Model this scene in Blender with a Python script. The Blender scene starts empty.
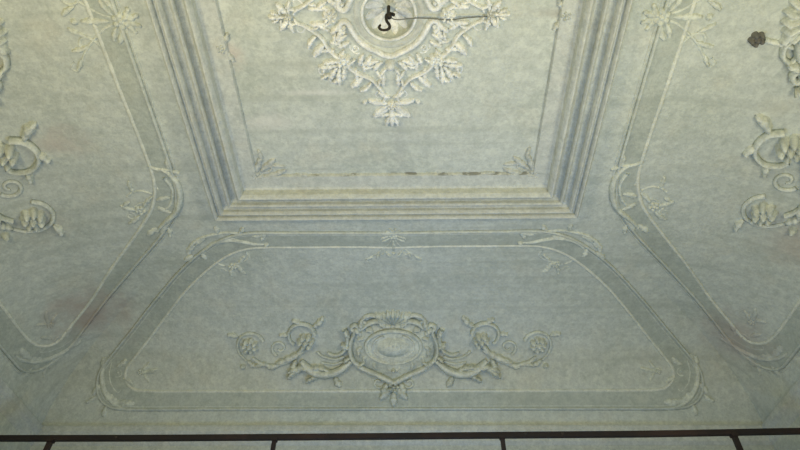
import bpy, math, random
import numpy as np
from mathutils import Vector, Matrix
random.seed(7)
C = bpy.context.scene.collection
SC = 3.2                      # metres from eye level up to the flat ceiling
EYE = 1.6
# ------------------------------------------------------------------ camera
Q = (0.8116594691547784, 0.011039543409321484, -0.02497196490452422); F = 600.0
def basis(p, r, y):
    f = np.array([np.sin(y)*np.cos(p), np.cos(y)*np.cos(p), np.sin(p)])
    R = np.array([np.cos(y), -np.sin(y), 0]); Up = np.cross(R, f)
    return f, R*np.cos(r)+Up*np.sin(r), -R*np.sin(r)+Up*np.cos(r)
f_, R_, U_ = basis(*Q)
cd = bpy.data.cameras.new('camera'); cam = bpy.data.objects.new('camera', cd); C.objects.link(cam)
cd.sensor_width = 36; cd.lens = F/800*36; cd.clip_start = .02
m = Matrix((tuple(R_)+(0,), tuple(U_)+(0,), tuple(-f_)+(0,), (0, 0, 0, 1))).transposed()
cam.matrix_world = Matrix.Translation((0, 0, EYE)) @ m
bpy.context.scene.camera = cam
# ------------------------------------------------------------------ world, lights, exposure
sc = bpy.context.scene
sc.view_settings.view_transform = 'Standard'; sc.view_settings.look = 'None'
sc.view_settings.gamma = 1; sc.view_settings.use_curve_mapping = False
sc.view_settings.exposure = 0.09
w = bpy.data.worlds.new('world'); sc.world = w; w.use_nodes = True
w.node_tree.nodes['Background'].inputs[0].default_value = (.62, .74, .72, 1)
w.node_tree.nodes['Background'].inputs[1].default_value = .05
def area(name, loc, target, sx, sy, power, col, spread=180):
    l = bpy.data.lights.new(name, 'AREA'); l.shape = 'RECTANGLE'; l.size = sx; l.size_y = sy
    l.energy = power; l.color = col; l.spread = math.radians(spread)
    o = bpy.data.objects.new(name, l); C.objects.link(o); o.location = loc
    o.rotation_euler = (Vector(target)-Vector(loc)).to_track_quat('-Z', 'Y').to_euler()
    return o
area('near_window_daylight', (0, -1.35, 2.9), (0, 1.6, 4.8), 1.2, .8, 13, (1, .88, .66))
area('added_uplight', (0, .95, 1.4), (0, 1.3, 4.8), .8, .8, 31, (1, .84, .54))  # added fill aimed up at the ceiling; no such lamp stands in the room
area('far_cool_light', (0, 2.6, 1.6), (0, 2.8, 4.8), .9, .8, 31, (.17, .44, 1))  # added bluish fill for the middle and far end, without a source
area('right_side_light', (1.9, .9, 2.6), (-.4, 1.8, 4.8), .8, .8, 35, (1, .91, .68))
area('left_side_light', (-1.9, .5, 2.6), (.2, 1.6, 4.8), .8, .8, 35, (1, .84, .52))  # added warm fill
# ------------------------------------------------------------------ geometry of the vault, in units of SC from the eye
CL, CR, B, U, ZS, U0 = -0.438, 0.3713, 0.9090, 0.52, 0.757, 0.06
PP, KK = 2.8, 2.2
YM = 0.449                     # depth of the medallion, the middle of the room
XM = (CL+CR)/2
YN = 2*YM-B                    # near edge of the flat ceiling
TU = [0., U0]; TZ = [1., 1.]
for i in range(1, 241):
    a = i/240*math.pi/2
    ww = math.sin(a)**(2/PP); cc = max(0, 1-ww**PP)**(1/KK)
    TU.append(U0+(U-U0)*ww); TZ.append(ZS+(1-ZS)*cc)
TU = np.array(TU); TZ = np.array(TZ)
TT = np.concatenate([[0], np.cumsum(np.hypot(np.diff(TU), np.diff(TZ)))])
TMAX = TT[-1]
def prof(t):
    if t <= 0: return t, 1.0, 0.0, 1.0
    u = float(np.interp(t, TT, TU)); z = float(np.interp(t, TT, TZ))
    a, b = max(0, t-.008), min(TMAX, t+.008)
    du = float(np.interp(b, TT, TU)-np.interp(a, TT, TU)); dz = float(np.interp(b, TT, TZ)-np.interp(a, TT, TZ))
    n = math.hypot(du, dz) or 1
    return u, z, du/n, -dz/n     # position and slope (out, down)
def Wd(x, y, z): return (x*SC, y*SC, EYE+z*SC)
def M_ceil(s, t, h): return Wd(s, t, 1-h)
def M_end(s, t, h):
    u, z, du, dn = prof(t)
    return Wd(s, B+u-h*dn, z-h*du)
def M_left(s, t, h):
    u, z, du, dn = prof(t)
    return Wd(CL-u+h*dn, s, z-h*du)
def M_right(s, t, h):          # s grows away from the camera as on the left
    u, z, du, dn = prof(t)
    return Wd(CR+u-h*dn, s, z-h*du)
def M_near(s, t, h):
    u, z, du, dn = prof(t)
    return Wd(s, YN-u+h*dn, z-h*du)
def ray(px, py):
    v = f_+R_*(px-400)/F-U_*(py-225)/F; return v/v[2]
# ------------------------------------------------------------------ materials
def mat(name, col, rough=.85, stain=(.5, .5, .5), stain_amt=.3, scale=1.3, bump=.30, bscale=60, mottle=.15, metal=0.0, extra=None):
    m = bpy.data.materials.new(name); m.use_nodes = True; nt = m.node_tree; N = nt.nodes; L = nt.links
    bs = N['Principled BSDF']; bs.inputs['Roughness'].default_value = rough; bs.inputs['Metallic'].default_value = metal
    bs.inputs['Specular IOR Level'].default_value = .25
    g = N.new('ShaderNodeNewGeometry')
    def noise(sc_, det=5, rgh=.6, off=0):
        n = N.new('ShaderNodeTexNoise'); n.inputs['Scale'].default_value = sc_; n.inputs['Detail'].default_value = det
        n.inputs['Roughness'].default_value = rgh
        if off:
            a = N.new('ShaderNodeVectorMath'); a.operation = 'ADD'; a.inputs[1].default_value = (off, off*.7, off*1.3)
            L.new(g.outputs['Position'], a.inputs[0]); L.new(a.outputs[0], n.inputs['Vector'])
        else: L.new(g.outputs['Position'], n.inputs['Vector'])
        return n.outputs['Fac']
    def ramp(v, a, b, lo=0., hi=1.):
        r = N.new('ShaderNodeMapRange'); r.interpolation_type = 'SMOOTHSTEP'; r.inputs[1].default_value = a; r.inputs[2].default_value = b
        r.inputs[3].default_value = lo; r.inputs[4].default_value = hi; L.new(v, r.inputs[0]); return r.outputs[0]
    def mix(f, a, b):
        x = N.new('ShaderNodeMix'); x.data_type = 'RGBA'
        if isinstance(f, float): x.inputs[0].default_value = f
        else: L.new(f, x.inputs[0])
        for i, q in ((6, a), (7, b)):
            if isinstance(q, tuple): x.inputs[i].default_value = q+(1,)
            else: L.new(q, x.inputs[i])
        return x.outputs[2]
    c = mix(ramp(noise(scale, 6, .62), .44, .72, 0, stain_amt), col, stain)
    c = mix(ramp(noise(scale*2.7, 5, .6, 11), .5, .75, 0, stain_amt*.7), c, (col[0]*1.12, col[1]*1.0, col[2]*.86))
    c = mix(ramp(noise(42, 4, .85, 5), .42, .62, 0, mottle*2.0), c, (col[0]*.5, col[1]*.52, col[2]*.5))
    c = mix(ramp(noise(9, 6, .75, 23), .47, .68, 0, mottle*2.2), c, (col[0]*.58, col[1]*.62, col[2]*.6))
    c = mix(ramp(noise(16, 6, .8, 41), .46, .62, 0, mottle*2.4), c, (col[0]*1.35, col[1]*1.32, col[2]*1.25))
    if extra: c = extra(N, L, g, noise, ramp, mix, c)
    L.new(c, bs.inputs['Base Color'])
    if bump:
        b1 = N.new('ShaderNodeBump'); b1.inputs['Strength'].default_value = bump; b1.inputs['Distance'].default_value = .012
        L.new(noise(bscale, 6, .7), b1.inputs['Height'])
        b2 = N.new('ShaderNodeBump'); b2.inputs['Strength'].default_value = bump*.9; b2.inputs['Distance'].default_value = .05
        L.new(noise(7, 5, .55, 3), b2.inputs['Height']); L.new(b1.outputs[0], b2.inputs['Normal'])
        L.new(b2.outputs[0], bs.inputs['Normal'])
    return m
def blot(N, L, g, ctr, rad, noise, ramp, mix, c, col, amt):
    """an irregular stain with its own place on the plaster"""
    mp = N.new('ShaderNodeMapping'); mp.vector_type = 'POINT'
    mp.inputs['Location'].default_value = tuple(-ctr[i]/rad[i] for i in range(3)); mp.inputs['Scale'].default_value = tuple(1/r for r in rad)
    L.new(g.outputs['Position'], mp.inputs['Vector'])
    ln = N.new('ShaderNodeVectorMath'); ln.operation = 'LENGTH'; L.new(mp.outputs[0], ln.inputs[0])
    ad = N.new('ShaderNodeMath'); ad.operation = 'MULTIPLY_ADD'; L.new(noise(5, 6, .7, ctr[0]+4), ad.inputs[0]); ad.inputs[1].default_value = 1.5
    L.new(ln.outputs['Value'], ad.inputs[2])
    return mix(ramp(ad.outputs[0], .75, 1.7, amt, 0), c, col)
def plaster_stains(N, L, g, noise, ramp, mix, c):
    pink = (.40, .33, .28)
    for ctr, rad, col, amt in (
        (Wd(-.80, 1.20, .93), (.5, .45, .3), pink, .75),        # damp pinkish patch beside the far left corner
        (Wd(.80, 1.26, .90), (.4, .4, .4), pink, .55),
        (Wd(.84, .92, .90), (.4, .35, .4), (.42, .36, .28), .5),
        (Wd(.84, .62, .92), (.4, .30, .3), (.36, .32, .22), .55),
        (Wd(-.70, .70, .96), (.3, .2, .25), (.50, .40, .33), .45),
        (Wd(-.80, .90, .92), (.3, .25, .3), (.42, .36, .28), .5),
        (Wd(-.33, .52, 1.0), (.16, .12, .2), (.52, .42, .36), .5),
        (Wd(.27, .45, 1.0), (.42, .06, .2), (.34, .32, .26), .55),
        (Wd(-.18, .60, 1.0), (.30, .03, .2), (.72, .73, .68), .45),
        (Wd(-.30, .665, 1.0), (.34, .09, .2), (.70, .70, .65), .4),
        (Wd(-.02, .70, 1.0), (.07, .5, .2), (.38, .41, .40), .30),
    ):
        c = blot(N, L, g, ctr, rad, noise, ramp, mix, c, col, amt)
    # faint lines of the laths across the ceiling, and the broken crack along the far side of the field
    st = N.new('ShaderNodeMapping'); st.inputs['Scale'].default_value = (.25, 9, 1); L.new(g.outputs['Position'], st.inputs['Vector'])
    n2 = N.new('ShaderNodeTexNoise'); n2.inputs['Scale'].default_value = 1.6; n2.inputs['Detail'].default_value = 4; L.new(st.outputs[0], n2.inputs['Vector'])
    c = mix(ramp(n2.outputs['Fac'], .52, .72, 0, .35), c, (.36, .40, .35))
    return crack(N, L, g, noise, ramp, mix, c)
def crack(N, L, g, noise, ramp, mix, c):
    sp = N.new('ShaderNodeSeparateXYZ'); L.new(g.outputs['Position'], sp.inputs[0])
    w_ = N.new('ShaderNodeMath'); w_.operation = 'MULTIPLY_ADD'; L.new(noise(3, 3, .6, 9), w_.inputs[0]); w_.inputs[1].default_value = .06; L.new(sp.outputs['Y'], w_.inputs[2])
    d = N.new('ShaderNodeMath'); d.operation = 'SUBTRACT'; L.new(w_.outputs[0], d.inputs[0]); d.inputs[1].default_value = .7955*SC+.030
    ab = N.new('ShaderNodeMath'); ab.operation = 'ABSOLUTE'; L.new(d.outputs[0], ab.inputs[0])
    m1 = N.new('ShaderNodeMath'); m1.operation = 'MULTIPLY'; L.new(ramp(ab.outputs[0], .002, .0065, 1, 0), m1.inputs[0]); L.new(ramp(noise(4.2, 4, .7, 37), .48, .56, 0, .8), m1.inputs[1])
    ax = N.new('ShaderNodeMath'); ax.operation = 'ABSOLUTE'; L.new(sp.outputs['X'], ax.inputs[0])
    m2 = N.new('ShaderNodeMath'); m2.operation = 'MULTIPLY'; L.new(m1.outputs[0], m2.inputs[0]); L.new(ramp(ax.outputs[0], .75, .95, 1, 0), m2.inputs[1])
    return mix(m2.outputs[0], c, (.17, .18, .16))
M_pl = mat('aged_plaster', (.53, .58, .53), stain=(.40, .45, .38), stain_amt=.55, extra=plaster_stains)
M_band = mat('green_grey_panel_band', (.43, .48, .43), stain=(.30, .33, .28), stain_amt=.4, extra=plaster_stains)
M_trim = mat('limewashed_moulding', (.51, .55, .51), stain=(.42, .45, .40), stain_amt=.5, scale=2.4, extra=crack)
M_line = mat('pale_bead', (.64, .68, .60), stain=(.50, .54, .47), stain_amt=.5, scale=3)
M_st = mat('white_stucco', (.76, .80, .78), stain=(.50, .52, .45), stain_amt=.45, scale=5, bump=.35, mottle=.2)
M_st2 = mat('dulled_stucco', (.50, .54, .50), stain=(.38, .42, .33), stain_amt=.5, scale=5, bump=.35, mottle=.2)
M_pl2 = mat('grey_stucco', (.58, .63, .56), stain=(.42, .46, .38), stain_amt=.5, scale=5, bump=.35, mottle=.2)  # duller than the white stucco partly by itself, partly as painted-in shade
M_st3 = mat('greenish_stucco', (.62, .67, .61), stain=(.42, .46, .36), stain_amt=.5, scale=5, bump=.35, mottle=.2)  # same stucco a step lighter; its tone also holds some painted-in shade
M_warm = M_st3
M_wall = mat('wall_plaster', (.50, .54, .47), stain=(.38, .42, .36), stain_amt=.5)
M_floor = mat('oak_boards', (.23, .17, .11), stain=(.15, .10, .07), stain_amt=.6, rough=.5)
M_iron = mat('blackened_iron', (.018, .014, .013), stain=(.05, .028, .022), stain_amt=.6, rough=.6, scale=3, bump=.1, mottle=.0)
M_hook = mat('rusted_iron_hook', (.03, .028, .022), stain=(.07, .045, .03), stain_amt=.6, rough=.7, scale=20, bump=.1, mottle=.0)
M_wood = mat('painted_window_wood', (.62, .62, .56), bump=.05)
M_cable = mat('grey_cable_sheath', (.16, .17, .15), bump=.0, rough=.6)
M_dark = mat('dark_pitted_plaster', (.13, .13, .11), bump=.3)
# ------------------------------------------------------------------ mesh helpers
def link(name, V, Fc, material, parent=None, smooth=True, origin=None):
    me = bpy.data.meshes.new(name)
    o = bpy.data.objects.new(name, me); C.objects.link(o)
    off = Vector(parent.location) if parent else (Vector(origin) if origin else Vector((0, 0, 0)))
    me.from_pydata([tuple(Vector(v)-off) for v in V], [], Fc); me.validate()
    if smooth: me.polygons.foreach_set('use_smooth', [True]*len(me.polygons))
    me.materials.append(material); me.update()
    if parent: o.parent = parent
    elif origin: o.location = off
    return o
def struct(name, V, Fc, material, smooth=False, label=None):
    o = link(name, V, Fc, material, None, smooth); o['kind'] = 'structure'
    if label: o['label'] = label
    return o
def thing(name, label, cat, loc, group=None):
    o = bpy.data.objects.new(name, None); C.objects.link(o); o.location = loc
    o.empty_display_size = .05; o['label'] = label; o['category'] = cat
    if group: o['group'] = group
    return o
def smooth_path(P, n=6, closed=False):
    P = [np.array(p, float) for p in P]; out = []
    k = len(P); rng = k if closed else k-1
    for i in range(rng):
        if closed: a, b, c, d = P[(i-1) % k], P[i], P[(i+1) % k], P[(i+2) % k]
        else: a, b, c, d = P[max(i-1, 0)], P[i], P[i+1], P[min(i+2, k-1)]
        for j in range(n):
            t = j/n
            out.append(.5*((2*b)+(-a+c)*t+(2*a-5*b+4*c-d)*t*t+(-a+3*b-3*c+d)*t**3))
    if not closed: out.append(P[-1])
    return out
HS = 1.5                      # how boldly the stucco stands out
class Relief:
    """closed relief shapes laid out as (s, t, height) and bent onto the vault by a map"""
    def __init__(self, M, o=(0, 0), k=1.0, sx=1, rot=0, sy=1, fat=1.0, hk=1.0):
        self.fat = fat; self.hk = hk
        self.M, self.o, self.k, self.sx, self.sy = M, o, k, sx, sy; self.c, self.s = math.cos(rot), math.sin(rot)
        self.clear()
    def clear(self): self.V = []; self.F = []; self.items = []
    def P(self, a, b, h):
        a *= self.sx; b *= self.sy
        return self.M(self.o[0]+self.k*(a*self.c-b*self.s), self.o[1]+self.k*(a*self.s+b*self.c), h*self.k*(HS*self.hk if h > 0 else 1))
    def add(self, V, Fc):
        n = len(self.V); W_ = [self.P(*v) for v in V]; self.items.append((W_, Fc)); self.V += W_; self.F += [tuple(i+n for i in f) for f in Fc]
    def build(self, name, material, parent):
        for W_, Fc in self.items: o = link(name, W_, Fc, material, parent)   # every scroll and leaf is a part of its own
        self.clear(); return o
    # -- primitives
    def tube(self, pts, r, h=0., rise=1.1, n=5, seg=8, closed=False):
        P = smooth_path(pts, n, closed); K = len(P); V = []; Fc = []
        for i, p in enumerate(P):
            a = P[(i-1) % K] if (closed or i > 0) else P[0]; b = P[(i+1) % K] if (closed or i < K-1) else P[-1]
            d = b[:2]-a[:2]; L = math.hypot(*d) or 1e-9; nx, ny = -d[1]/L, d[0]/L
            f = i/(K-1); rr = (r(f) if callable(r) else r)*self.fat
            for j in range(seg):
                q = math.pi*j/(seg-1)
                V.append((p[0]+nx*rr*math.cos(q), p[1]+ny*rr*math.cos(q), h-.0015+rr*rise*math.sin(q)*1.0))
        for i in range(K if closed else K-1):
            for j in range(seg-1):
                a = i*seg+j; b = ((i+1) % K)*seg+j
                Fc.append((a, a+1, b+1, b))
            Fc.append((i*seg+seg-1, i*seg, ((i+1) % K)*seg, ((i+1) % K)*seg+seg-1))
        if not closed:
            Fc.append(tuple(range(seg))); Fc.append(tuple((K-1)*seg+j for j in reversed(range(seg))))
        self.add(V, Fc)
    def leaf(self, base, ang, L, W, hgt, bend=0., lobes=4, n=18, mseg=8, h0=0., curl=.35):
        """acanthus leaf: lobed outline, sunk midrib, tip that lifts and curls"""
        V = []; Fc = []; x, y, a = base[0], base[1], ang; W *= 1.15*self.fat
        for i in range(n+1):
            u = i/n
            if i: a = ang+bend*u; x += math.cos(a)*L/n; y += math.sin(a)*L/n
            env = min(1, .38+1.5*u)*(1-.12*u)*math.sqrt(max(0, 1-u**5))
            wv = W*max(.04, env)*(1-(.42*(1-abs(math.sin(math.pi*(lobes+.5)*u))**.7) if lobes else 0))
            hh = (hgt*(.35+.65*math.sin(math.pi*(.1+.75*u)))+curl*hgt*u**3)*(1-.8*max(0, (u-.9)/.1)**2)*(1-(.22*(1-abs(math.sin(math.pi*(lobes+.5)*u))) if lobes else 0))
            for j in range(mseg+1):
                v = -1+2*j/mseg
                lean = .28*abs(v)*W                                   # lobes point towards the tip
                hz = hh*(1-abs(v)**2.2)-.32*hh*math.exp(-(v/.16)**2)+.22*hh*math.cos(3*math.pi*abs(v))*(1-abs(v))
                V.append((x-math.sin(a)*v*wv+math.cos(a)*lean, y+math.cos(a)*v*wv+math.sin(a)*lean, h0+max(-.002, hz if abs(v) < 1 else -.002)))
        m1 = mseg+1
        for i in range(n):
            for j in range(mseg): q = i*m1+j; Fc.append((q, q+1, q+m1+1, q+m1))
        self.add(V, Fc)
    def dome(self, c, rx, ry, hgt, n=20, rings=6, rot=0, power=2., h0=0., lob=0, lamt=0.):
        V = [(c[0], c[1], h0+hgt)]; Fc = []
        cr, sr = math.cos(rot), math.sin(rot)
        for i in range(1, rings+1):
            r = i/rings
            for j in range(n):
                q = 2*math.pi*j/n; e = 1+lamt*math.cos(lob*q)*r if lob else 1
                a, b = rx*r*e*math.cos(q), ry*r*e*math.sin(q)
                V.append((c[0]+a*cr-b*sr, c[1]+a*sr+b*cr, h0+hgt*(1-r**power)-(.002 if i == rings else 0)))
        for j in range(n): Fc.append((0, 1+j, 1+(j+1) % n))
        for i in range(rings-1):
            for j in range(n):
                a = 1+i*n+j; b = 1+i*n+(j+1) % n; Fc.append((a, a+n, b+n, b))
        self.add(V, Fc)
    def rosette(self, c, r, hgt, petals=6, rot=0, n=48, rings=9):
        V = [(c[0], c[1], hgt*1.1)]; Fc = []
        for i in range(1, rings+1):
            f = i/rings
            for j in range(n):
                q = 2*math.pi*j/n; p = abs(math.cos(petals*(q+rot)/2))
                rr = r*f*(1-.30*(1-p)**1.4*f)
                if f < .3: z = hgt*(1.1-.9*(f/.3)**2*.5)
                else:
                    g = (f-.3)/.7; z = hgt*(.35+.65*math.sin(math.pi*min(1, g*.85+.08)))*(.45+.55*p)
                if i == rings: z = -.002
                V.append((c[0]+rr*math.cos(q), c[1]+rr*math.sin(q), z))
        for j in range(n): Fc.append((0, 1+j, 1+(j+1) % n))
        for i in range(rings-1):
            for j in range(n):
                a = 1+i*n+j; b = 1+i*n+(j+1) % n; Fc.append((a, a+n, b+n, b))
        self.add(V, Fc)
    def shell(self, c, r, hgt, a0, a1, ribs=7, n=42, rings=7):
        """fan of rounded flutes"""
        V = []; Fc = []
        for i in range(rings+1):
            f = .12+.88*i/rings
            for j in range(n+1):
                g = j/n; q = a0+(a1-a0)*g; p = abs(math.sin(math.pi*ribs*g))
                rr = r*f*(1-.16*(1-p)*f); z = hgt*(.25+.75*f)*(.35+.65*p)*(1 if i < rings else 0)-(.002 if i == rings else 0)
                if j in (0, n): z = -.002
                V.append((c[0]+rr*math.cos(q), c[1]+rr*math.sin(q), z))
        for i in range(rings):
            for j in range(n): q = i*(n+1)+j; Fc.append((q, q+1, q+n+2, q+n+1))
        self.add(V, Fc)
    def volute(self, c, r, turns, a0, d=1, thick=.16, n=30, tail=None, eye=True):
        """spiral running inwards to a round eye, with an optional lead-in path"""
        pts = list(tail) if tail else []
        for i in range(n+1):
            f = i/n; q = a0+d*2*math.pi*turns*f; rr = r*(1-.8*f)
            pts.append((c[0]+rr*math.cos(q), c[1]+rr*math.sin(q)))
        self.tube(pts, lambda f: r*thick*(1.1-.35*f), n=2 if not tail else 3)
        if eye: self.dome(c, r*.3, r*.3, r*.35, n=12, rings=4)
# ------------------------------------------------------------------ room shell
XL, XR, Y1, Y0 = CL-U, CR+U, B+U, YN-U
# ceiling: flat field with a round opening for the medallion's bowl, and the four coves
MX, MY = -.0345, YM; BR = .0455
V = []; Fc = []
NR = 96
per = []
for j in range(NR):
    q = 2*math.pi*j/NR; dx, dy = math.cos(q), math.sin(q)
    tx = ((CR if dx > 0 else CL)-MX)/dx if abs(dx) > 1e-6 else 1e9
    ty = ((B if dy > 0 else YN)-MY)/dy if abs(dy) > 1e-6 else 1e9
    k = min(tx, ty); per.append((MX+dx*k, MY+dy*k))
# snap nearest directions to the four corners
for cx, cy in ((CL, B), (CR, B), (CL, YN), (CR, YN)):
    i = min(range(NR), key=lambda i: math.hypot(per[i][0]-cx, per[i][1]-cy)); per[i] = (cx, cy)
RG = 10
for i in range(RG+1):
    f = (i/RG)
    for j in range(NR):
        q = 2*math.pi*j/NR; ax, ay = MX+BR*math.cos(q), MY+BR*math.sin(q)
        V.append(Wd(ax+(per[j][0]-ax)*f, ay+(per[j][1]-ay)*f, 1))
for i in range(RG):
    for j in range(NR): a = i*NR+j; b = i*NR+(j+1) % NR; Fc.append((a, b, b+NR, a+NR))
# bowl of the opening, sunk into the ceiling
base = len(V)
for i in range(1, 9):
    f = i/8; rr = BR*math.cos(f*math.pi/2); z = 1+.034*math.sin(f*math.pi/2)
    for j in range(NR):
        q = 2*math.pi*j/NR; V.append(Wd(MX+rr*math.cos(q), MY+rr*math.sin(q), z))
for i in range(8):
    for j in range(NR):
        a0 = (base+(i-1)*NR) if i else 0; a1 = base+i*NR
        Fc.append((a0+j, a1+j, a1+(j+1) % NR, a0+(j+1) % NR))
def cove(M, ext, lo, hi, sgn):
    """ext(u): how far the cove reaches along its length at horizontal run u"""
    n0 = len(V); nt_, ns = 56, 72
    for i in range(nt_+1):
        t = TMAX*i/nt_; u = prof(t)[0]
        for j in range(ns+1):
            g = j/ns; V.append(M(lo-u+(hi-lo+2*u)*g, t, 0))
    for i in range(nt_):
        for j in range(ns):
            q = n0+i*(ns+1)+j; Fc.append((q, q+1, q+ns+2, q+ns+1) if sgn else (q, q+ns+1, q+ns+2, q+1))
cove(M_end, None, CL, CR, 1); cove(M_left, None, YN, B, 0); cove(M_right, None, YN, B, 1); cove(M_near, None, CL, CR, 0)
struct('ceiling', V, Fc, M_pl, True, 'aged grey-green plaster vaulted ceiling with coved sides')
def box(x0, y0, z0, x1, y1, z1):
    v = [(x0, y0, z0), (x1, y0, z0), (x1, y1, z0), (x0, y1, z0), (x0, y0, z1), (x1, y0, z1), (x1, y1, z1), (x0, y1, z1)]
    return v, [(0, 3, 2, 1), (4, 5, 6, 7), (0, 1, 5, 4), (1, 2, 6, 5), (2, 3, 7, 6), (3, 0, 4, 7)]
def boxes(L):
    V = []; Fc = []
    for b in L:
        v, f = box(*b); n = len(V); V += v; Fc += [tuple(i+n for i in q) for q in f]
    return V, Fc
X0m, X1m, Y0m, Y1m, ZT = XL*SC, XR*SC, Y0*SC, Y1*SC, EYE+ZS*SC
TH = .3
struct('floor', *box(X0m-TH, Y0m-TH, -.2, X1m+TH, Y1m+TH, 0), M_floor)
struct('wall_far', *box(X0m-TH, Y1m, 0, X1m+TH, Y1m+TH, ZT), M_wall)
struct('wall_left', *box(X0m-TH, Y0m, 0, X0m, Y1m, ZT), M_wall)
# right wall and near wall are pierced by windows
ya, yb, za, zb = 1.35, 3.05, .9, 3.0
struct('wall_right', *boxes([(X1m, Y0m, 0, X1m+TH, ya, ZT), (X1m, yb, 0, X1m+TH, Y1m, ZT), (X1m, ya, 0, X1m+TH, yb, za), (X1m, ya, zb, X1m+TH, yb, ZT)]), M_wall)
wx = [(-1.95, -.65), (.35, 1.65)]; wz0, wz1 = .5, 3.4
struct('wall_near', *boxes([(X0m-TH, Y0m-TH, 0, wx[0][0], Y0m, ZT), (wx[0][1], Y0m-TH, 0, wx[1][0], Y0m, ZT), (wx[1][1], Y0m-TH, 0, X1m+TH, Y0m, ZT)]
       + [(a, Y0m-TH, 0, b, Y0m, wz0) for a, b in wx]+[(a, Y0m-TH, wz1, b, Y0m, ZT) for a, b in wx]), M_wall)
def window(n, x0, x1, z0, z1, y):
    B_ = []; t = .06
    B_ += [(x0, y, z0, x0+t, y+t, z1), (x1-t, y, z0, x1, y+t, z1), (x0+t, y, z0, x1-t, y+t, z0+t), (x0+t, y, z1-t, x1-t, y+t, z1)]
    xm = (x0+x1)/2; B_ += [(xm-t/2, y, z0+t, xm+t/2, y+t, z1-t)]
    for zz in (z0+(z1-z0)*.36, z0+(z1-z0)*.7): B_ += [(x0+t, y+.01, zz-.02, xm-t/2, y+t-.01, zz+.02), (xm+t/2, y+.01, zz-.02, x1-t, y+t-.01, zz+.02)]
    struct('window_%d' % n, *boxes(B_), M_wood)
for i, (a, b) in enumerate(wx): window(i+1, a, b, wz0, wz1, Y0m-.2)
# ------------------------------------------------------------------ mouldings
def rect_sweep(profile, x0, y0, x1, y1):
    """profile (inward, drop) mitred round a rectangle"""
    V = []; Fc = []; K = len(profile)
    for (cx, cy, sx, sy) in ((x0, y0, 1, 1), (x1, y0, -1, 1), (x1, y1, -1, -1), (x0, y1, 1, -1)):
        for a, h in profile: V.append(Wd(cx+sx*a, cy+sy*a, 1-h))
    for c in range(4):
        for i in range(K-1):
            Fc.append((c*K+i, c*K+i+1, ((c+1) % 4)*K+i+1, ((c+1) % 4)*K+i))
    return V, Fc
def arc(a0, h0, a1, h1, bulge, n=7):
    out = []
    for i in range(n+1):
        f = i/n; out.append((a0+(a1-a0)*f, h0+(h1-h0)*f+bulge*math.sin(math.pi*f)))
    return out
pr = [(0, -.003), (0, .016)]+arc(.001, .018, .009, .018, .004)+[(.0095, .013), (.014, .013)]+arc(.0145, .015, .0235, .015, .005)+[(.024, .010)]
pr += arc(.024, .010, .040, .013, -.006)+[(.0405, .018)]+arc(.041, .018, .047, .018, .003, 5)+[(.0475, .012)]+arc(.048, .012, .064, .016, -.008)
pr += [(.0645, .021)]+arc(.065, .021, .078, .020, .006)+[(.079, .009), (.083, .007), (.111, .0055), (.1125, .003), (.1135, -.003)]
pr = [(a, h*1.35 if h > 0 else h) for a, h in pr]
struct('trim_1', *rect_sweep(pr, CL, YN, CR, B), M_trim, False, 'stepped stucco frame moulding round the flat ceiling field')
# worn crack running along the inner fillet of the frame on the far side: broken dark slivers
def closed_panel(name_b, name_i, name_o, M, inner, outer, lab):
    """sunk band between an inner bead and an outer stepped edge; inner/outer are closed outlines in (s,t)"""
    I = smooth_path(inner, 8, True); O = smooth_path(outer, 8, True)
    def resamp(P, n):
        P = np.array(P+[P[0]]); d = np.concatenate([[0], np.cumsum(np.hypot(*np.diff(P, axis=0).T))])
        q = np.linspace(0, d[-1], n+1)[:-1]
        return np.stack([np.interp(q, d, P[:, 0]), np.interp(q, d, P[:, 1])], 1)
    n = 360; I2 = resamp(I, n); O2 = resamp(O, n)
    # align the outer samples with the nearest inner ones, in order
    k = int(np.argmin(np.hypot(*(O2-I2[0]).T))); O2 = np.roll(O2, -k, axis=0)
    V = []; Fc = []; R = 5
    for i in range(n):
        for j in range(R+1):
            f = j/R; p = I2[i]*(1-f)+O2[i]*f; V.append(M(p[0], p[1], .0016))
    for i in range(n):
        for j in range(R): a = i*(R+1)+j; b = ((i+1) % n)*(R+1)+j; Fc.append((a, a+1, b+1, b))
    struct(name_b, V, Fc, M_band, True, 'flat darker green-grey border band of the '+lab)
    r = Relief(M); r.tube([tuple(p) for p in I2], .0042, h=.001, n=1, seg=7, closed=True, rise=.7)
    struct(name_i, r.V, r.F, M_line, True, 'pale raised bead inside the '+lab)
    r = Relief(M); r.tube([tuple(p) for p in O2], .0038, h=.001, n=1, seg=6, closed=True, rise=1.3)
    o3 = []
    for i in range(n):
        d = O2[(i+1) % n]-O2[i-1]; L = math.hypot(*d) or 1; o3.append((O2[i][0]+(-d[1]/L)*-.008*SGN, O2[i][1]+(d[0]/L)*-.008*SGN))
    r.tube(o3, .0026, h=.0, n=1, seg=6, closed=True, rise=1.2)
    struct(name_o, r.V, r.F, M_pl, True, 'low double edge outside the '+lab)
SGN = 1
def mirror_outline(half, c):
    """half: (offset from the centre line, t) from top centre to bottom centre"""
    return [(c-a, t) for a, t in half]+[(c+a, t) for a, t in reversed(half) if a > 0]
XC = XM-.004
e_in = [(0, .113), (.10, .110), (.22, .110), (.31, .110), (.355, .115), (.40, .134), (.455, .176), (.53, .250), (.58, .309), (.64, .383), (.70, .456), (.726, .490), (.727, .518), (.708, .541), (.665, .549), (.5, .550), (.25, .550), (0, .550)]
e_out = [(0, .064), (.12, .062), (.25, .061), (.34, .061), (.40, .078), (.46, .118), (.53, .183), (.62, .284), (.70, .378), (.772, .462), (.80, .505), (.797, .555), (.762, .588), (.70, .597), (.5, .597), (.25, .597), (0, .597)]
closed_panel('trim_2', 'trim_3', 'trim_4', M_end, mirror_outline(e_in, XC), mirror_outline(e_out, XC), 'far cove panel')
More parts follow.
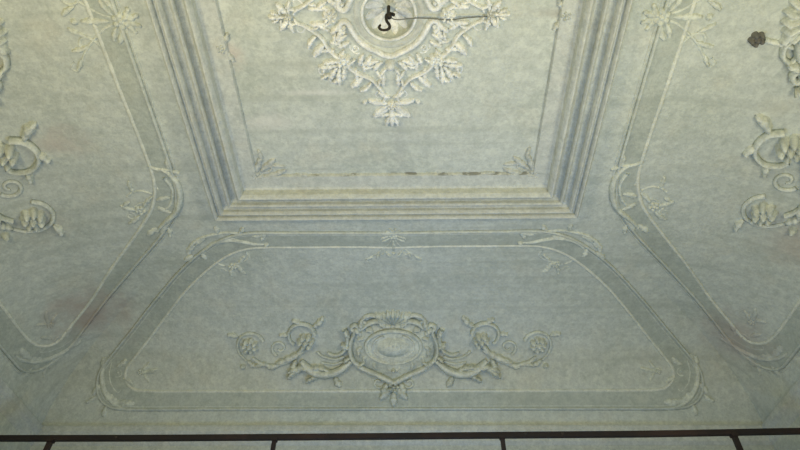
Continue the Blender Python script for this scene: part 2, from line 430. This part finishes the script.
s_in = [(0, .112), (.12, .112), (.25, .110), (.34, .111), (.39, .120), (.43, .136), (.465, .158), (.535, .215), (.625, .294), (.72, .376), (.785, .452), (.805, .485), (.795, .515), (.745, .535), (.60, .538), (.3, .538), (0, .538)]
s_out = [(0, .066), (.12, .066), (.25, .066), (.35, .068), (.41, .078), (.455, .096), (.53, .150), (.625, .240), (.73, .345), (.82, .440), (.85, .490), (.85, .545), (.81, .585), (.74, .592), (.60, .592), (.3, .592), (0, .592)]
SGN = -1
closed_panel('trim_5', 'trim_6', 'trim_7', M_left, mirror_outline(s_in, YM), mirror_outline(s_out, YM), 'left cove panel')
closed_panel('trim_8', 'trim_9', 'trim_10', M_right, mirror_outline(s_in, YM), mirror_outline(s_out, YM), 'right cove panel')
# cornice round the walls under the vault
cp = [(0, .0), (.022, .0), (.024, .004)]+arc(.024, .004, .024, .016, 0, 4)+[(.018, .02), (.012, .024), (.012, .040), (.004, .046), (0, .048)]
V = []; Fc = []; K = len(cp)
for (cx, cy, sx, sy) in ((XL, Y0, 1, 1), (XR, Y0, -1, 1), (XR, Y1, -1, -1), (XL, Y1, 1, -1)):
    for a, h in cp: V.append(Wd(cx+sx*a*.6, cy+sy*a*.6, ZS-h-.002))
for c in range(4):
    for i in range(K-1): Fc.append((c*K+i, c*K+i+1, ((c+1) % 4)*K+i+1, ((c+1) % 4)*K+i))
struct('trim_11', V, Fc, M_trim, False, 'thin pale cornice at the top of the walls')
#OBJECTS
# ------------------------------------------------------------------ ceiling medallion
def P2(M, s, t): return M(s, t, 0)
med = thing('ceiling_medallion', 'large white stucco medallion of scrolls and leaves around the round bowl in the flat ceiling', 'ceiling medallion', P2(M_ceil, MX, MY))
r = Relief(M_ceil, (MX, MY))
circ = lambda R_, n=40: [(R_*math.cos(2*math.pi*i/n), R_*math.sin(2*math.pi*i/n)) for i in range(n)]
r.tube(circ(BR+.001), .0030, closed=True, n=2); r.build('bowl_rim', M_st, med)
r.tube(circ(BR+.0115), .0055, closed=True, n=2, rise=.45); r.build('bowl_collar', M_trim, med)
def M_bowl(s, t, h):
    rr = math.hypot(s-MX, t-MY); return Wd(s, t, 1+.034*math.sqrt(max(0, 1-(rr/BR)**2))-h)
rb = Relief(M_bowl, (MX, MY))
for i in range(12):
    a = 2*math.pi*(i+.5)/12
    rb.leaf((.011*math.cos(a), .011*math.sin(a)), a, .030, .0082, .0035, lobes=0, n=10, mseg=6, curl=0); rb.build('bowl_petal', M_st, med)
for sy in (1, -1):
    r = Relief(M_ceil, (MX, MY), sy=sy)
    half = [(-.079, .030), (-.086, .024), (-.085, .014), (-.077, .010), (-.070, .016), (-.0655, .026), (-.057, .041), (-.044, .055), (-.024, .067), (0, .0765)]
    r.tube(half+[(-a, b) for a, b in reversed(half[:-1])], .0056, rise=1.4, n=6); r.build('bracket_scroll', M_st, med)
    for sx in (1, -1):
        r = Relief(M_ceil, (MX, MY), sx=sx, sy=sy)
        r.dome((.079, .021), .0048, .0048, .007, n=14); r.build('scroll_eye', M_st, med)
for q in range(4):
    rot = q*math.pi/2; side = q % 2
    r = Relief(M_ceil, (MX, MY), rot=rot, fat=.88)
    ax = .102 if side else .094
    if side: r.rosette((0, ax), .0145, .009, 8); r.build('axis_rosette', M_st, med)
    else:
        r.dome((0, ax), .0105, .012, .012); r.dome((0, ax-.001), .0016, .0016, .0135, n=8, rings=3); r.build('axis_boss', M_st, med)
    # finial spray on each axis
    big = 1.0 if not side else .62
    b0 = .168
    r.leaf((0, b0+.01), math.pi/2, .048*big, .009*big, .008, lobes=3); r.build('finial_leaf', M_st, med)
    r.rosette((0, b0+.010*big), .0085*big+.001, .009, 5); r.build('finial_rosette', M_st, med)
    for sg in (-1, 1):
        for (bx, by, aa, L, Wf, bd) in ((.004, .006, .10, .040, .0080, .5), (.004, .010, .45, .042, .0085, -.5), (.005, .014, .85, .038, .0080, .4), (.003, .030, .35, .024, .0065, .6), (.003, .034, .95, .024, .0060, -.5), (.002, -.006, -.25, .026, .0060, .6)):
            r.leaf((sg*bx, b0+by*big), math.pi/2-sg*(math.pi/2-aa), L*big, Wf*big, .0072, bend=sg*bd*-1, lobes=2, n=12); r.build('finial_leaf', M_st, med)
        if not side:
            r.dome((sg*.051, b0+.004), .006, .0045, .006, n=12, rot=.6*sg); r.dome((sg*.032, b0+.036), .0038, .0038, .005, n=10); r.build('finial_bud', M_st, med)
    for sg in (-1, 1):
        r = Relief(M_ceil, (MX, MY), rot=rot, sx=sg, fat=.82)
        r.tube([(.082, .076), (.077, .094), (.060, .110), (.038, .121), (.022, .140), (.012, .160), (.018, .176)], lambda f: .0054-.0018*f, rise=2.1, n=7); r.build('s_scroll', M_st, med)
        r.leaf((.036, .128), 1.15, .030, .0062, .0085, bend=-.9, lobes=2, n=12); r.build('acanthus_leaf', M_st, med)
        r.leaf((.050, .114), .95, .034, .0095, .009, bend=-.35, lobes=2, n=12); r.build('acanthus_leaf', M_st, med)
        r.tube([(.020, .146), (.026, .150), (.030, .156), (.027, .162), (.022, .160)], lambda f: .0026-.001*f, n=4); r.build('tendril', M_st, med)
        # filling leaves between bracket and s scroll
        for (bx, by, aa, L, Wf, bd) in ((.013, .088, .25, .026, .0085, .9), (.020, .086, -.2, .028, .0085, 1.1), (.034, .074, 1.2, .026, .0085, -.5), (.047, .071, .9, .026, .0080, .5), (.026, .104, 1.9, .024, .0070, .5), (.012, .108, 1.35, .032, .0080, .3), (.052, .086, 2.1, .022, .0065, -.6), (.006, .100, .5, .020, .006, .8), (.030, .094, .6, .020, .006, -.8), (.062, .082, .3, .018, .006, .7), (.018, .122, .9, .018, .005, .7), (.063, .098, 1.4, .024, .007, .5), (.066, .108, 2.0, .022, .006, -.6)):
            r.leaf((bx, by), aa, L*.92, Wf*.85, .0072, bend=bd, lobes=3, n=12); r.build('acanthus_leaf', M_st, med)
        r.volute((.060, .063), .0095, 1.2, 2.2, -1, .22, n=18); r.build('small_volute', M_st, med)
for sx in (1, -1):
    for sy in (1, -1):
        r = Relief(M_ceil, (MX, MY), sx=sx, sy=sy, fat=.80)
        r.rosette((.084, .084), .015, .011, 6, rot=.4); r.build('corner_rosette', M_st, med)
        for (bx, by, aa, L, Wf, bd) in ((.090, .086, -.15, .038, .0090, .4), (.094, .092, .30, .044, .0095, -.4), (.096, .096, .785, .038, .0100, .3), (.092, .096, 1.25, .044, .0095, .4), (.086, .092, 1.7, .036, .0085, -.4), (.110, .088, .5, .030, .0070, .8), (.090, .112, 1.1, .030, .0070, -.8), (.112, .112, .1, .022, .0060, .6), (.104, .100, 1.5, .026, .006, -.5)):
            r.leaf((bx, by), aa, L*.86, Wf*.82, .0080, bend=bd, lobes=3, n=14); r.build('corner_leaf', M_st, med)
        r.tube([(.112, .090), (.124, .094), (.132, .102), (.130, .112), (.122, .112)], .0024, n=4); r.tube([(.090, .112), (.094, .124), (.102, .132), (.112, .130), (.112, .122)], .0024, n=4); r.build('corner_tendril', M_st, med)
# ------------------------------------------------------------------ iron hook and cable
def wtube(path, rad, seg=8, n=5, rfun=None):
    P = smooth_path(path, n); V = []; Fc = []
    for i, p in enumerate(P):
        d = Vector(P[min(i+1, len(P)-1)]-P[max(i-1, 0)]).normalized()
        a = d.orthogonal().normalized() if i == 0 else (a-d*a.dot(d)).normalized(); b = d.cross(a)
        rr = rad*(rfun(i/(len(P)-1)) if rfun else 1)
        for j in range(seg):
            q = 2*math.pi*j/seg; V.append(tuple(Vector(p)+a*rr*math.cos(q)+b*rr*math.sin(q)))
    for i in range(len(P)-1):
        for j in range(seg): Fc.append((i*seg+j, i*seg+(j+1) % seg, (i+1)*seg+(j+1) % seg, (i+1)*seg+j))
    Fc.append(tuple(reversed(range(seg)))); Fc.append(tuple((len(P)-1)*seg+j for j in range(seg)))
    return V, Fc
hk = thing('iron_hook', 'rusty black S-shaped iron hook hanging from the centre of the ceiling bowl', 'hook', Wd(MX, MY, 1.033))
V, Fc = wtube([Wd(MX-.001, MY, 1.0345), Wd(MX-.001, MY, 1.002), Wd(MX+.0005, MY, .996)], .0095*1.0); link('rod', V, Fc, M_hook, hk)
V, Fc = wtube([Wd(MX+x, MY+y, z) for x, y, z in ((.009, 0, 1.000), (.004, 0, 1.004), (-.003, 0, 1.001), (-.0045, 0, .990), (-.003, 0, .976), (.0015, 0, .962), (.002, 0, .950), (-.003, 0, .943), (-.011, 0, .944), (-.0155, 0, .953), (-.0135, 0, .961))], .0098, rfun=lambda f: 1-.35*f); link('hook_bend', V, Fc, M_hook, hk)
V, Fc = wtube([Wd(MX+.0005, MY, .992), Wd(MX+.0005, MY, 1.004)], .016, n=2); link('collar', V, Fc, M_hook, hk)
pts = [(MX+.001, 1.004), (-.022, .993), (.01, .9925), (.04, .9915), (.07, .9895), (.10, .9925), (.135, .9955)]
V, Fc = wtube([Wd(x, MY+.004+.0015*math.sin(i*2), z) for i, (x, z) in enumerate(pts)], .0032, 6)
o = link('electric_cable', V, Fc, M_cable, None, True, Wd(MX, MY, 1.0)); o['label'] = 'thin dark cable running from the iron hook across the right side of the medallion'; o['category'] = 'cable'
# ------------------------------------------------------------------ cartouches
def cartouche(M, s0, t0, k, label, m_, m_leaf, lift=1.0, crown=1.0):
    root = thing('stucco_cartouche', label, 'cartouche', P2(M, s0, t0), 'rococo cartouches in the middle of the cove panels')
    R = lambda sx=1: Relief(M, (s0, t0), k, sx)
    H = lift
    r = R()
    out = [(0, 34), (-14, 27), (-30, 19), (-39, 12), (-42, 2), (-41, -9), (-37, -21), (-26, -27), (-12, -30)]
    full = out+[(-a, b) for a, b in reversed(out[1:])]
    # backing plate: low cushion following the outline
    O = smooth_path(full, 4, True); V = [(0, -2, 5*H)]; Fc = []; n = len(O)
    for i in range(1, 7):
        f = i/6
        for p in O: V.append((p[0]*f, -2+(p[1]+2)*f, (5*H*(1-f**3)+1.2*(1-f) if i < 6 else -.6)))
    for j in range(n): Fc.append((0, 1+j, 1+(j+1) % n))
    for i in range(5):
        for j in range(n): a = 1+i*n+j; b = 1+i*n+(j+1) % n; Fc.append((a, a+n, b+n, b))
    r.add(V, Fc); r.build('backing_plate', m_, root)
    r.dome((0, -5), 25, 17, 9*H, n=36, rings=8); r.build('oval_shield', m_, root)
    r.tube([(27*math.cos(q*math.pi/12), -5+18.5*math.sin(q*math.pi/12)) for q in range(24)], 2.0, h=3.6*H, closed=True, n=3, rise=1.3); r.build('oval_rim', m_, root)
    for sx in (1, -1):
        r = R(sx); r.tube([(9, -18), (15, -15), (19.5, -9), (19.5, -2), (15, 4), (9, 6.5)], 1.1, h=4.6*H, n=4); r.build('shield_curve', m_leaf, root)
        r.tube([(0, 35), (14, 27.5), (30, 20), (40, 12)], lambda f: 3.4-1.0*f, h=0, n=6, rise=1.6*H); r.build('lower_scroll', m_leaf, root)
        r.tube([(40, 12), (43, 3), (42, -8), (38, -19), (41, -24), (37, -27), (33, -24)], lambda f: 2.6-.8*f, n=5, rise=1.6*H); r.build('side_scroll', m_, root)
        r.tube([(36, -22), (29, -25), (23, -30), (14, -32), (8, -27), (2, -27)], 2.2, n=5, rise=1.7*H); r.build('top_scroll', m_, root)
        for b, a_, L, Wd_, bd in (((34, -22), -2.2, 11, 3, .6), ((42, -14), -.5, 9, 2.8, -.9), ((43, -2), .0, 9, 2.8, -.9), ((42, 8), .3, 9, 2.6, .7), ((31, -16), -1.2, 10, 3, .7), ((33, -4), 1.2, 11, 2.6, .5), ((27, 12), .5, 11, 2.6, .4)):
            r.leaf(b, a_, L, Wd_, 4.2*H, bend=bd, lobes=2, n=10, h0=1.5); r.build('frill_leaf', m_, root)
        r.tube([(9, -29), (13, -35), (20, -38), (27, -36), (30, -31), (26, -29)], lambda f: 2.2-.9*f, n=5, rise=1.4*H); r.build('crown_scroll', m_leaf, root)
        r.leaf((6, -31), -1.05, 14*crown, 3.6, 4*H, bend=.8, lobes=2, n=12); r.build('crown_leaf', m_, root)
        for q in range(7):
            a_ = -1.35+q*.45
            r.leaf((29*math.cos(a_), -5+20.5*math.sin(a_)), a_+.35, 9, 3.0, 4*H, bend=.7, lobes=1, n=8, mseg=6, h0=1.5)
        r.build('frill_leaf', m_, root)
        # pendant
        r.leaf((5, 34), .75, 14, 4.2, 4.5*H, bend=.9, lobes=2, n=12); r.leaf((3, 38), 1.15, 16, 4.0, 4.5*H, bend=-.5, lobes=2, n=12); r.build('pendant_leaf', m_, root)
        r.tube([(9, 37), (15, 39), (19, 36), (17, 32), (13, 33)], 1.3, n=4); r.build('pendant_curl', m_, root)
        # wing
        r.tube([(48, -22), (45.5, -14), (46, -5), (50, 3), (58, 6.5), (65, 4)], lambda f: 2.6-1.2*f, n=5, rise=1.5*H); r.build('wing_hook', m_, root)
        r.tube([(49, 8), (58, 11), (70, 8), (76, 3)], 1.5, n=5); r.tube([(50, 13), (60, 16), (72, 14)], 1.3, n=5); r.build('wing_ridge', m_, root)
        r.tube([(42, 12), (48, 18), (58, 24), (70, 26), (80, 23), (87, 17), (92, 12)], lambda f: 2.4+2.2*math.sin(math.pi*f), n=6, rise=1.4*H); r.build('wing_swag', m_leaf, root)
        for b, a_, L, Wd_, bd in (((62, 24), -.70, 22, 3.0, .9), ((70, 24), -.60, 24, 3.2, .9), ((80, 19), -.25, 26, 3.4, .9), ((84, 17), .25, 25, 3.4, .6), ((87, 0), .62, 34, 4.0, -.3), ((72, 27), .15, 16, 2.8, .6)):
            r.leaf(b, a_, L, Wd_, (6.5 if L < 30 else 5)*H, bend=bd, lobes=3 if L < 30 else 4, n=20); r.build('acanthus_leaf', m_leaf, root)
        r.leaf((96, 10), 1.0, 13, 4, 4.5*H, bend=.5, lobes=2, n=10); r.leaf((58, 27), 1.7, 12, 4, 3*H, bend=.6, lobes=2, n=10); r.build('hanging_leaf', m_, root)
        r.rosette((86, -9), 8.6, 6.5*H, 6); r.build('wing_rosette', m_leaf, root)
        r.tube([(77, -16), (80, -24), (88, -28), (97, -26), (103, -18), (102, -9), (98, -5)], lambda f: 2.1-.6*f, n=5, rise=1.4*H); r.build('rosette_scroll', m_, root)
        r.leaf((80, -24), -2.75, 17, 3.4, 3.6*H, bend=.7, lobes=2, n=12); r.leaf((90, -27), -.9, 10, 2.6, 3*H, bend=.6, lobes=1, n=10); r.leaf((103, -15), -.3, 9, 2.6, 3*H, bend=.6, lobes=1, n=10); r.build('spray_leaf', m_, root)
        r.tube([(88, -4), (93, 3), (101, 10), (111, 15), (122, 17), (133, 14), (140, 9)], lambda f: 2.6-1.1*f, n=6, rise=1.4*H); r.build('stem', m_leaf, root)
        r.volute((113, -1), 8.5, 1.15, 1.2, -1, .17, n=22, eye=False); r.build('small_volute', m_, root)
        r.leaf((112, 15), .55, 14, 3.4, 3.5*H, bend=-.5, lobes=2, n=12); r.leaf((124, 16), -.2, 14, 3.2, 3.5*H, bend=.6, lobes=2, n=12); r.build('stem_leaf', m_, root)
        r.rosette((142, -4), 8.5, 5.2*H, 7); r.build('end_rosette', m_leaf, root)
        r.tube([(129, -8), (133, -14), (142, -17), (151, -13), (155, -4), (153, 5), (147, 12)], lambda f: 1.9-.6*f, n=5); r.build('end_scroll', m_, root)
        r.dome((150, 18), 3, 3, 3.5*H, n=12, rings=4); r.leaf((146, 11), 2.2, 12, 3, 3*H, bend=.5, lobes=2, n=10); r.leaf((153, -13), -.6, 11, 2.8, 2.6*H, bend=.7, lobes=1, n=10); r.build('end_bud', m_, root)
    r = R(); r.shell((0, 2), 15, 10.5*H, -math.pi+.75, -.75, 5, n=30); r.build('shield_shell', m_leaf, root)
    r.shell((0, -25), 19*crown, 5.5*H, -math.pi+.55, -.55, 7); r.build('crown_shell', m_, root)
    r.dome((0, 21), 3.6, 3.6, 8*H, n=16); r.build('button', m_leaf, root)
    r.rosette((0, 39), 6.5, 5*H, 5); r.build('pendant_rosette', m_, root)
    r.leaf((0, 42), math.pi/2, 15, 4, 4*H, lobes=2, n=12); r.build('pendant_leaf', m_, root)
    if M is M_right:        # the side cartouches carry a torch with a dark tip above the shield
        r = Relief(M, (s0, t0), 1)
        r.tube([(.062, -.045), (.064, -.080), (.060, -.115), (.053, -.150)], lambda f: .0065-.0015*f, n=5, rise=1.4); tq = r.build('torch', m_, root)
        r.rosette((.051, -.163), .014, .011, 5)
        W_, Fq = r.items[0]; ob = link('torch_tip', [tuple(Vector(v)-Vector(root.location)) for v in W_], Fq, M_dark, None); ob.parent = tq; ob['label'] = 'dark tip'
    return root
cartouche(M_end, XM-.0135, .437, .00268, 'wide grey rococo cartouche with oval shield and leafy wings, in the bottom panel', M_pl2, M_st3, 1.3)
cartouche(M_left, YM-.004, .400, .00300, 'bold stucco cartouche cut by the left edge of the photo', M_warm, M_warm, 1.5, 1.15)
cartouche(M_right, YM-.004, .400, .00300, 'bold stucco cartouche with dark-tipped torch, cut by the right edge of the photo', M_warm, M_warm, 1.5, 1.15)
# ------------------------------------------------------------------ rocaille ornaments on the corners of the panels
def leafset(r, name, root, m_, L, hgt=.006):
    for b, a_, ln, wd, bd, lb in L:
        r.leaf(b, a_, ln, wd, hgt, bend=bd, lobes=lb, n=12); r.build(name, m_, root)
def corner_top(M, c, sx, label, m_):
    root = thing('corner_ornament', label, 'corner ornament', P2(M, c+sx*.42, .09), 'upper corner ornaments of the far cove panel')
    r = Relief(M, (c, 0), 1, sx, fat=1.12, hk=.75)
    r.tube([(.492, .125), (.478, .098), (.452, .078), (.42, .066), (.385, .060), (.350, .064)], lambda f: .0050-.0020*f, n=5, rise=1.3); r.build('c_scroll', m_, root)
    r.tube([(.300, .098), (.325, .098), (.352, .090), (.385, .084), (.42, .092), (.447, .112), (.462, .134)], lambda f: .0030+.0022*math.sin(math.pi*f), n=5, rise=1.3); r.build('inner_scroll', m_, root)
    r.dome((.300, .098), .0075, .0060, .009, n=14); r.build('knob', m_, root)
    leafset(r, 'rocaille_leaf', root, m_, [((.33, .072), 3.2, .045, .006, .4, 2), ((.36, .062), -2.6, .026, .006, .7, 2), ((.41, .062), -2.0, .022, .006, .8, 2), ((.44, .078), .3, .034, .007, .6, 2), ((.47, .100), .5, .034, .008, .5, 3), ((.485, .13), 1.0, .032, .008, -.5, 2), ((.37, .078), .1, .04, .006, .3, 3), ((.46, .118), 1.4, .03, .007, .6, 2), ((.31, .088), -1.8, .022, .005, -.6, 1)])
    r.rosette((.395, .172), .011, .006, 5); r.build('rosette', m_, root)
    r.tube([(.356, .125), (.350, .140), (.358, .152), (.372, .160), (.388, .165)], .0026, n=4); r.tube([(.44, .150), (.430, .165), (.415, .172)], .0026, n=4); r.volute((.425, .188), .009, 1.1, 3, 1, .2, n=16, eye=False); r.build('tendril', m_, root)
    leafset(r, 'hanging_leaf', root, m_, [((.39, .165), 2.4, .035, .006, -.7, 2), ((.385, .175), 1.9, .030, .006, .6, 2), ((.40, .180), 1.1, .026, .005, .5, 1), ((.38, .158), 3.6, .028, .005, .6, 1)], .005)
for sx, w_ in ((-1, 'left'), (1, 'right')):
    corner_top(M_end, XM-.008, sx, 'pale rocaille spray on the upper %s corner of the cove panel opposite the viewer' % w_, M_pl2)
def corner_bottom(M, c, sx, label, m_, group, ds=0., dt=0., hgt=.006):
    root = thing('corner_ornament', label, 'corner ornament', P2(M, c+sx*(.76+ds), .54), group)
    r = Relief(M, (c+sx*ds, dt), 1, sx, fat=1.12, hk=.75)
    r.tube([(.770, .452), (.786, .480), (.792, .510), (.782, .545), (.757, .575), (.722, .594), (.695, .600)], lambda f: .0028+.0036*math.sin(math.pi*f), n=5, rise=1.2); r.build('c_scroll', m_, root)
    r.tube([(.765, .470), (.772, .500), (.765, .530), (.745, .552), (.735, .545)], .0028, n=4); r.volute((.748, .500), .013, 1.2, 1.0, 1, .2, n=18); r.build('inner_scroll', m_, root)
    leafset(r, 'rocaille_leaf', root, m_, [((.785, .545), 2.3, .060, .011, .35, 3), ((.748, .575), 2.9, .055, .010, .25, 3), ((.788, .500), -1.4, .040, .008, -.4, 2), ((.79, .53), .6, .034, .008, .7, 2), ((.765, .585), 1.2, .030, .007, .6, 2), ((.80, .560), 1.0, .030, .006, -.6, 1), ((.755, .485), 3.4, .036, .007, .7, 2), ((.735, .515), 3.0, .032, .006, -.7, 2)], hgt)
    r.rosette((.688, .500), .009, .005, 5); r.build('rosette', m_, root)
    leafset(r, 'spray_leaf', root, m_, [((.685, .50), 3.1, .045, .006, .5, 2), ((.685, .495), 3.7, .030, .005, .5, 1), ((.68, .505), 2.5, .026, .005, -.5, 1)], .0045)
for sx, w_ in ((-1, 'left'), (1, 'right')):
    corner_bottom(M_end, XM-.004, sx, 'grey rocaille scroll on the lower %s corner of the cove panel just above the rail' % w_, M_pl2, 'lower corner ornaments of the cove panels')
corner_bottom(M_left, YM, 1, 'dull rocaille scroll on the low far corner of the left cove panel', M_pl, 'lower corner ornaments of the cove panels', .055, -.02, .005)
corner_bottom(M_right, YM, 1, 'dull rocaille scroll on the low far corner of the right cove panel', M_pl, 'lower corner ornaments of the cove panels', .055, -.02, .005)
def corner_side(M, label, m_):
    root = thing('corner_ornament', label, 'corner ornament', P2(M, YM+.42, .09), 'upper far corner ornaments of the side cove panels')
    r = Relief(M, (YM, 0), 1, 1, fat=1.1, hk=.8)
    r.tube([(.330, .088), (.345, .072), (.375, .064), (.418, .072), (.455, .092), (.482, .122), (.510, .150)], lambda f: .0040+.0026*math.sin(math.pi*f), n=6, rise=1.5); r.build('c_scroll', m_, root)
    r.tube([(.352, .088), (.385, .080), (.418, .090), (.440, .105), (.445, .120)], lambda f: .0045-.0015*f, n=5, rise=1.3); r.build('inner_scroll', m_, root)
    r.tube([(.322, .112), (.330, .098), (.333, .080), (.330, .066)], .0042, n=4, rise=1.3); r.tube([(.335, .112), (.36, .114), (.385, .112)], .003, n=4); r.build('cross_bar', m_, root)
    leafset(r, 'rocaille_leaf', root, m_, [((.335, .070), 2.9, .032, .006, .6, 2), ((.335, .068), -1.3, .018, .005, .3, 1), ((.48, .12), .3, .045, .008, .5, 3), ((.50, .145), 1.1, .040, .008, -.4, 2), ((.455, .10), 1.9, .032, .007, .5, 2), ((.41, .09), 1.6, .034, .007, -.5, 2), ((.50, .122), -.1, .030, .006, .4, 1)])
    r.rosette((.445, .168), .013, .006, 5); r.build('rosette', m_, root)
    r.volute((.462, .196), .012, 1.1, 3.4, 1, .19, n=18, eye=False); r.tube([(.40, .130), (.39, .150), (.395, .172), (.405, .185)], .0028, n=4); r.tube([(.425, .140), (.425, .16), (.435, .178)], .0024, n=4); r.build('tendril', m_, root)
    leafset(r, 'hanging_leaf', root, m_, [((.395, .165), 2.7, .035, .005, .7, 2), ((.445, .175), 1.7, .036, .006, .6, 2), ((.44, .16), 3.6, .045, .005, .5, 2), ((.46, .175), .6, .040, .006, .6, 2), ((.42, .182), 1.3, .026, .005, -.5, 1)], .005)
corner_side(M_left, 'pale rocaille hook on the upper far corner of the left cove panel', M_pl2)
corner_side(M_right, 'pale rocaille hook on the upper far corner of the right cove panel', M_pl2)
def mid_orn(M, c, k, label, m_, group, t0=0.):
    root = thing('centre_ornament', label, 'ornament', P2(M, c, .09), group)
    r = Relief(M, (c, .063+t0), k, fat=.95, hk=.75)
    r.rosette((0, 0), .016, .007, 6); r.build('rosette', m_, root)
    leafset(r, 'petal_leaf', root, m_, [((0, -.008), -1.57+a, .026, .007, 0, 1) for a in (-1.1, -.4, .4, 1.1)])
    for sx in (1, -1):
        r = Relief(M, (c, .063+t0), k, sx, fat=.95, hk=.75)
        r.tube([(.115, .047), (.075, .047), (.050, .052), (.034, .064), (.030, .080), (.044, .090), (.055, .083)], .0032, n=5, rise=1.2); r.build('bead_curl', m_, root)
        r.tube([(.006, .016), (.014, .034), (.030, .055), (.050, .078), (.078, .100), (.095, .112), (.088, .122), (.076, .112)], lambda f: .0036-.0012*f, n=5, rise=1.2); r.build('long_curl', m_, root)
        leafset(r, 'spray_leaf', root, m_, [((.012, .002), .2, .034, .007, .5, 2), ((.010, .010), .8, .032, .006, -.6, 2), ((.045, .075), 1.0, .034, .006, .5, 2), ((.028, .07), 1.9, .032, .006, .4, 2), ((.07, .098), .2, .026, .005, .6, 1)])
    r = Relief(M, (c, .063+t0), k, fat=.95, hk=.75)
    r.leaf((0, .02), math.pi/2, .05, .008, .006, lobes=3); r.build('centre_leaf', m_, root)
    r.dome((0, .082), .007, .007, .007, n=12); r.build('bud', m_, root)
mid_orn(M_end, XM-.007, .72, 'small pale curled ornament at the top middle of the cove panel opposite the viewer', M_pl2, 'centre ornaments on the upper edges of the cove panels', .01)
mid_orn(M_left, YM+.004, 1.0, 'curled ornament at the top middle of the left cove panel', M_pl2, 'centre ornaments on the upper edges of the cove panels')
mid_orn(M_right, YM+.010, 1.0, 'curled ornament at the top middle of the right cove panel', M_pl2, 'centre ornaments on the upper edges of the cove panels')
# ------------------------------------------------------------------ ornaments inside the ceiling frame
def frame_corner(sx, label):
    cx = CR if sx > 0 else CL
    root = thing('corner_ornament', label, 'corner ornament', Wd(cx-sx*.12, B-.12, 1), 'rocaille sprays inside the ceiling frame')
    r = Relief(M_ceil, (cx, B), 1, -sx, fat=.8, hk=.7)       # first axis now points inwards from the frame corner
    for q in range(1):
        r.tube([(.098, -.150), (.110, -.128), (.130, -.118), (.146, -.126), (.140, -.138), (.128, -.134)], .0034, n=5, rise=1.5); r.tube([(.150, -.098), (.130, -.104), (.118, -.122), (.122, -.142)], .0034, n=5, rise=1.5); r.build('c_scroll', M_st2, root)
        r.rosette((.112, -.108), .013, .009, 5); r.build('rosette', M_st2, root)
        leafset(r, 'rocaille_leaf', root, M_st2, [((.112, -.112), -1.45, .055, .009, .5, 3), ((.118, -.106), -.1, .060, .009, -.4, 3), ((.12, -.12), -.75, .050, .010, 0, 3), ((.105, -.15), -1.7, .045, .007, -.5, 2), ((.155, -.102), .05, .050, .007, .4, 2), ((.135, -.135), -.3, .040, .007, .6, 2), ((.125, -.142), -1.2, .036, .007, -.6, 2), ((.10, -.10), .785+1.57, .022, .007, 0, 1), ((.19, -.112), -.15, .036, .005, .4, 2)], .008)
for sx, w_ in ((-1, 'left'), (1, 'right')):
    frame_corner(sx, 'worn rocaille spray inside the far %s corner of the raised ceiling frame' % w_)
for sx, w_, yy in ((1, 'right', .452), (-1, 'left', .505)):
    cx = CR if sx > 0 else CL
    root = thing('side_ornament', 'small worn leaf spray inside the %s side of the raised ceiling frame' % w_, 'ornament', Wd(cx-sx*.11, yy, 1))
    r = Relief(M_ceil, (cx-sx*.102, yy), 1, -sx)
    leafset(r, 'leaf', root, M_st2, [((0, 0), 1.45, .05, .007, .3, 3), ((0, 0), -1.45, .045, .007, -.3, 3), ((.003, .006), .8, .025, .006, .4, 2), ((.003, -.006), -.8, .025, .006, -.4, 2)], .006)
    r.rosette((0, 0), .010, .008, 5); r.build('rosette', M_st2, root)
# ------------------------------------------------------------------ iron rail on slender posts
RY = 1.2
ends = [Wd(XL+.002, RY, .6110), Wd(-.60, RY, .6112), Wd(-.29, RY, .6130), Wd(-.02, RY, .6150), Wd(.19, RY, .6170), Wd(.50, RY, .6195), Wd(.80, RY, .6250), Wd(XR-.002, RY, .6262)]
rl = thing('iron_rail', 'long dark iron rail on slender posts crossing the bottom of the photo', 'rail', Wd(0, RY, -EYE/SC))
V = []; Fc = []
P = smooth_path(ends, 5); hw, hh = .014, .020
for p in P:
    for a, b in ((-hw, -hh), (-hw, hh*.6), (-hw*.5, hh), (hw*.5, hh), (hw, hh*.6), (hw, -hh)): V.append((p[0], p[1]+a, p[2]+b))
for i in range(len(P)-1):
    for j in range(6): Fc.append((i*6+j, i*6+(j+1) % 6, (i+1)*6+(j+1) % 6, (i+1)*6+j))
Fc.append(tuple(range(5, -1, -1))); Fc.append(tuple((len(P)-1)*6+j for j in range(6)))
link('rail_bar', V, Fc, M_iron, rl, False)
for x, z, wd in ((-.7690, .6110, .017), (-.2908, .6130, .014), (.1909, .6170, .014), (.6769, .6215, .017)):
    cx, cy, cz = Wd(x, RY, z)
    o = link('post', *box(cx-wd, cy-.012, 0.0, cx+wd, cy+.012, cz-.010), M_iron, rl, False)
    v1 = [(cx-wd*1.25, cy-.02, cz-.030), (cx+wd*1.25, cy-.02, cz-.030), (cx+wd*1.25, cy+.02, cz-.030), (cx-wd*1.25, cy+.02, cz-.030), (cx-wd*1.35, cy-.022, cz-.012), (cx+wd*1.35, cy-.022, cz-.012), (cx+wd*1.35, cy+.022, cz-.012), (cx-wd*1.35, cy+.022, cz-.012)]
    link('post_cap', v1, [(0, 3, 2, 1), (4, 5, 6, 7), (0, 1, 5, 4), (1, 2, 6, 5), (2, 3, 7, 6), (3, 0, 4, 7)], M_iron, rl, False)
for x, z in ((.318, .6180), (-.63, .6112), (.24, .6175)):
    cx, cy, cz = Wd(x, RY, z)
    V = []; Fc = []
    for i in range(5):
        q = i/4*math.pi/2
        for j in range(10): a = 2*math.pi*j/10; V.append((cx+.011*math.cos(q)*math.cos(a), cy-hw-.006*math.sin(q), cz+.011*math.cos(q)*math.sin(a)))
    for i in range(4):
        for j in range(10): Fc.append((i*10+j, i*10+(j+1) % 10, (i+1)*10+(j+1) % 10, (i+1)*10+j))
    link('rivet', V, Fc, M_hook, rl)
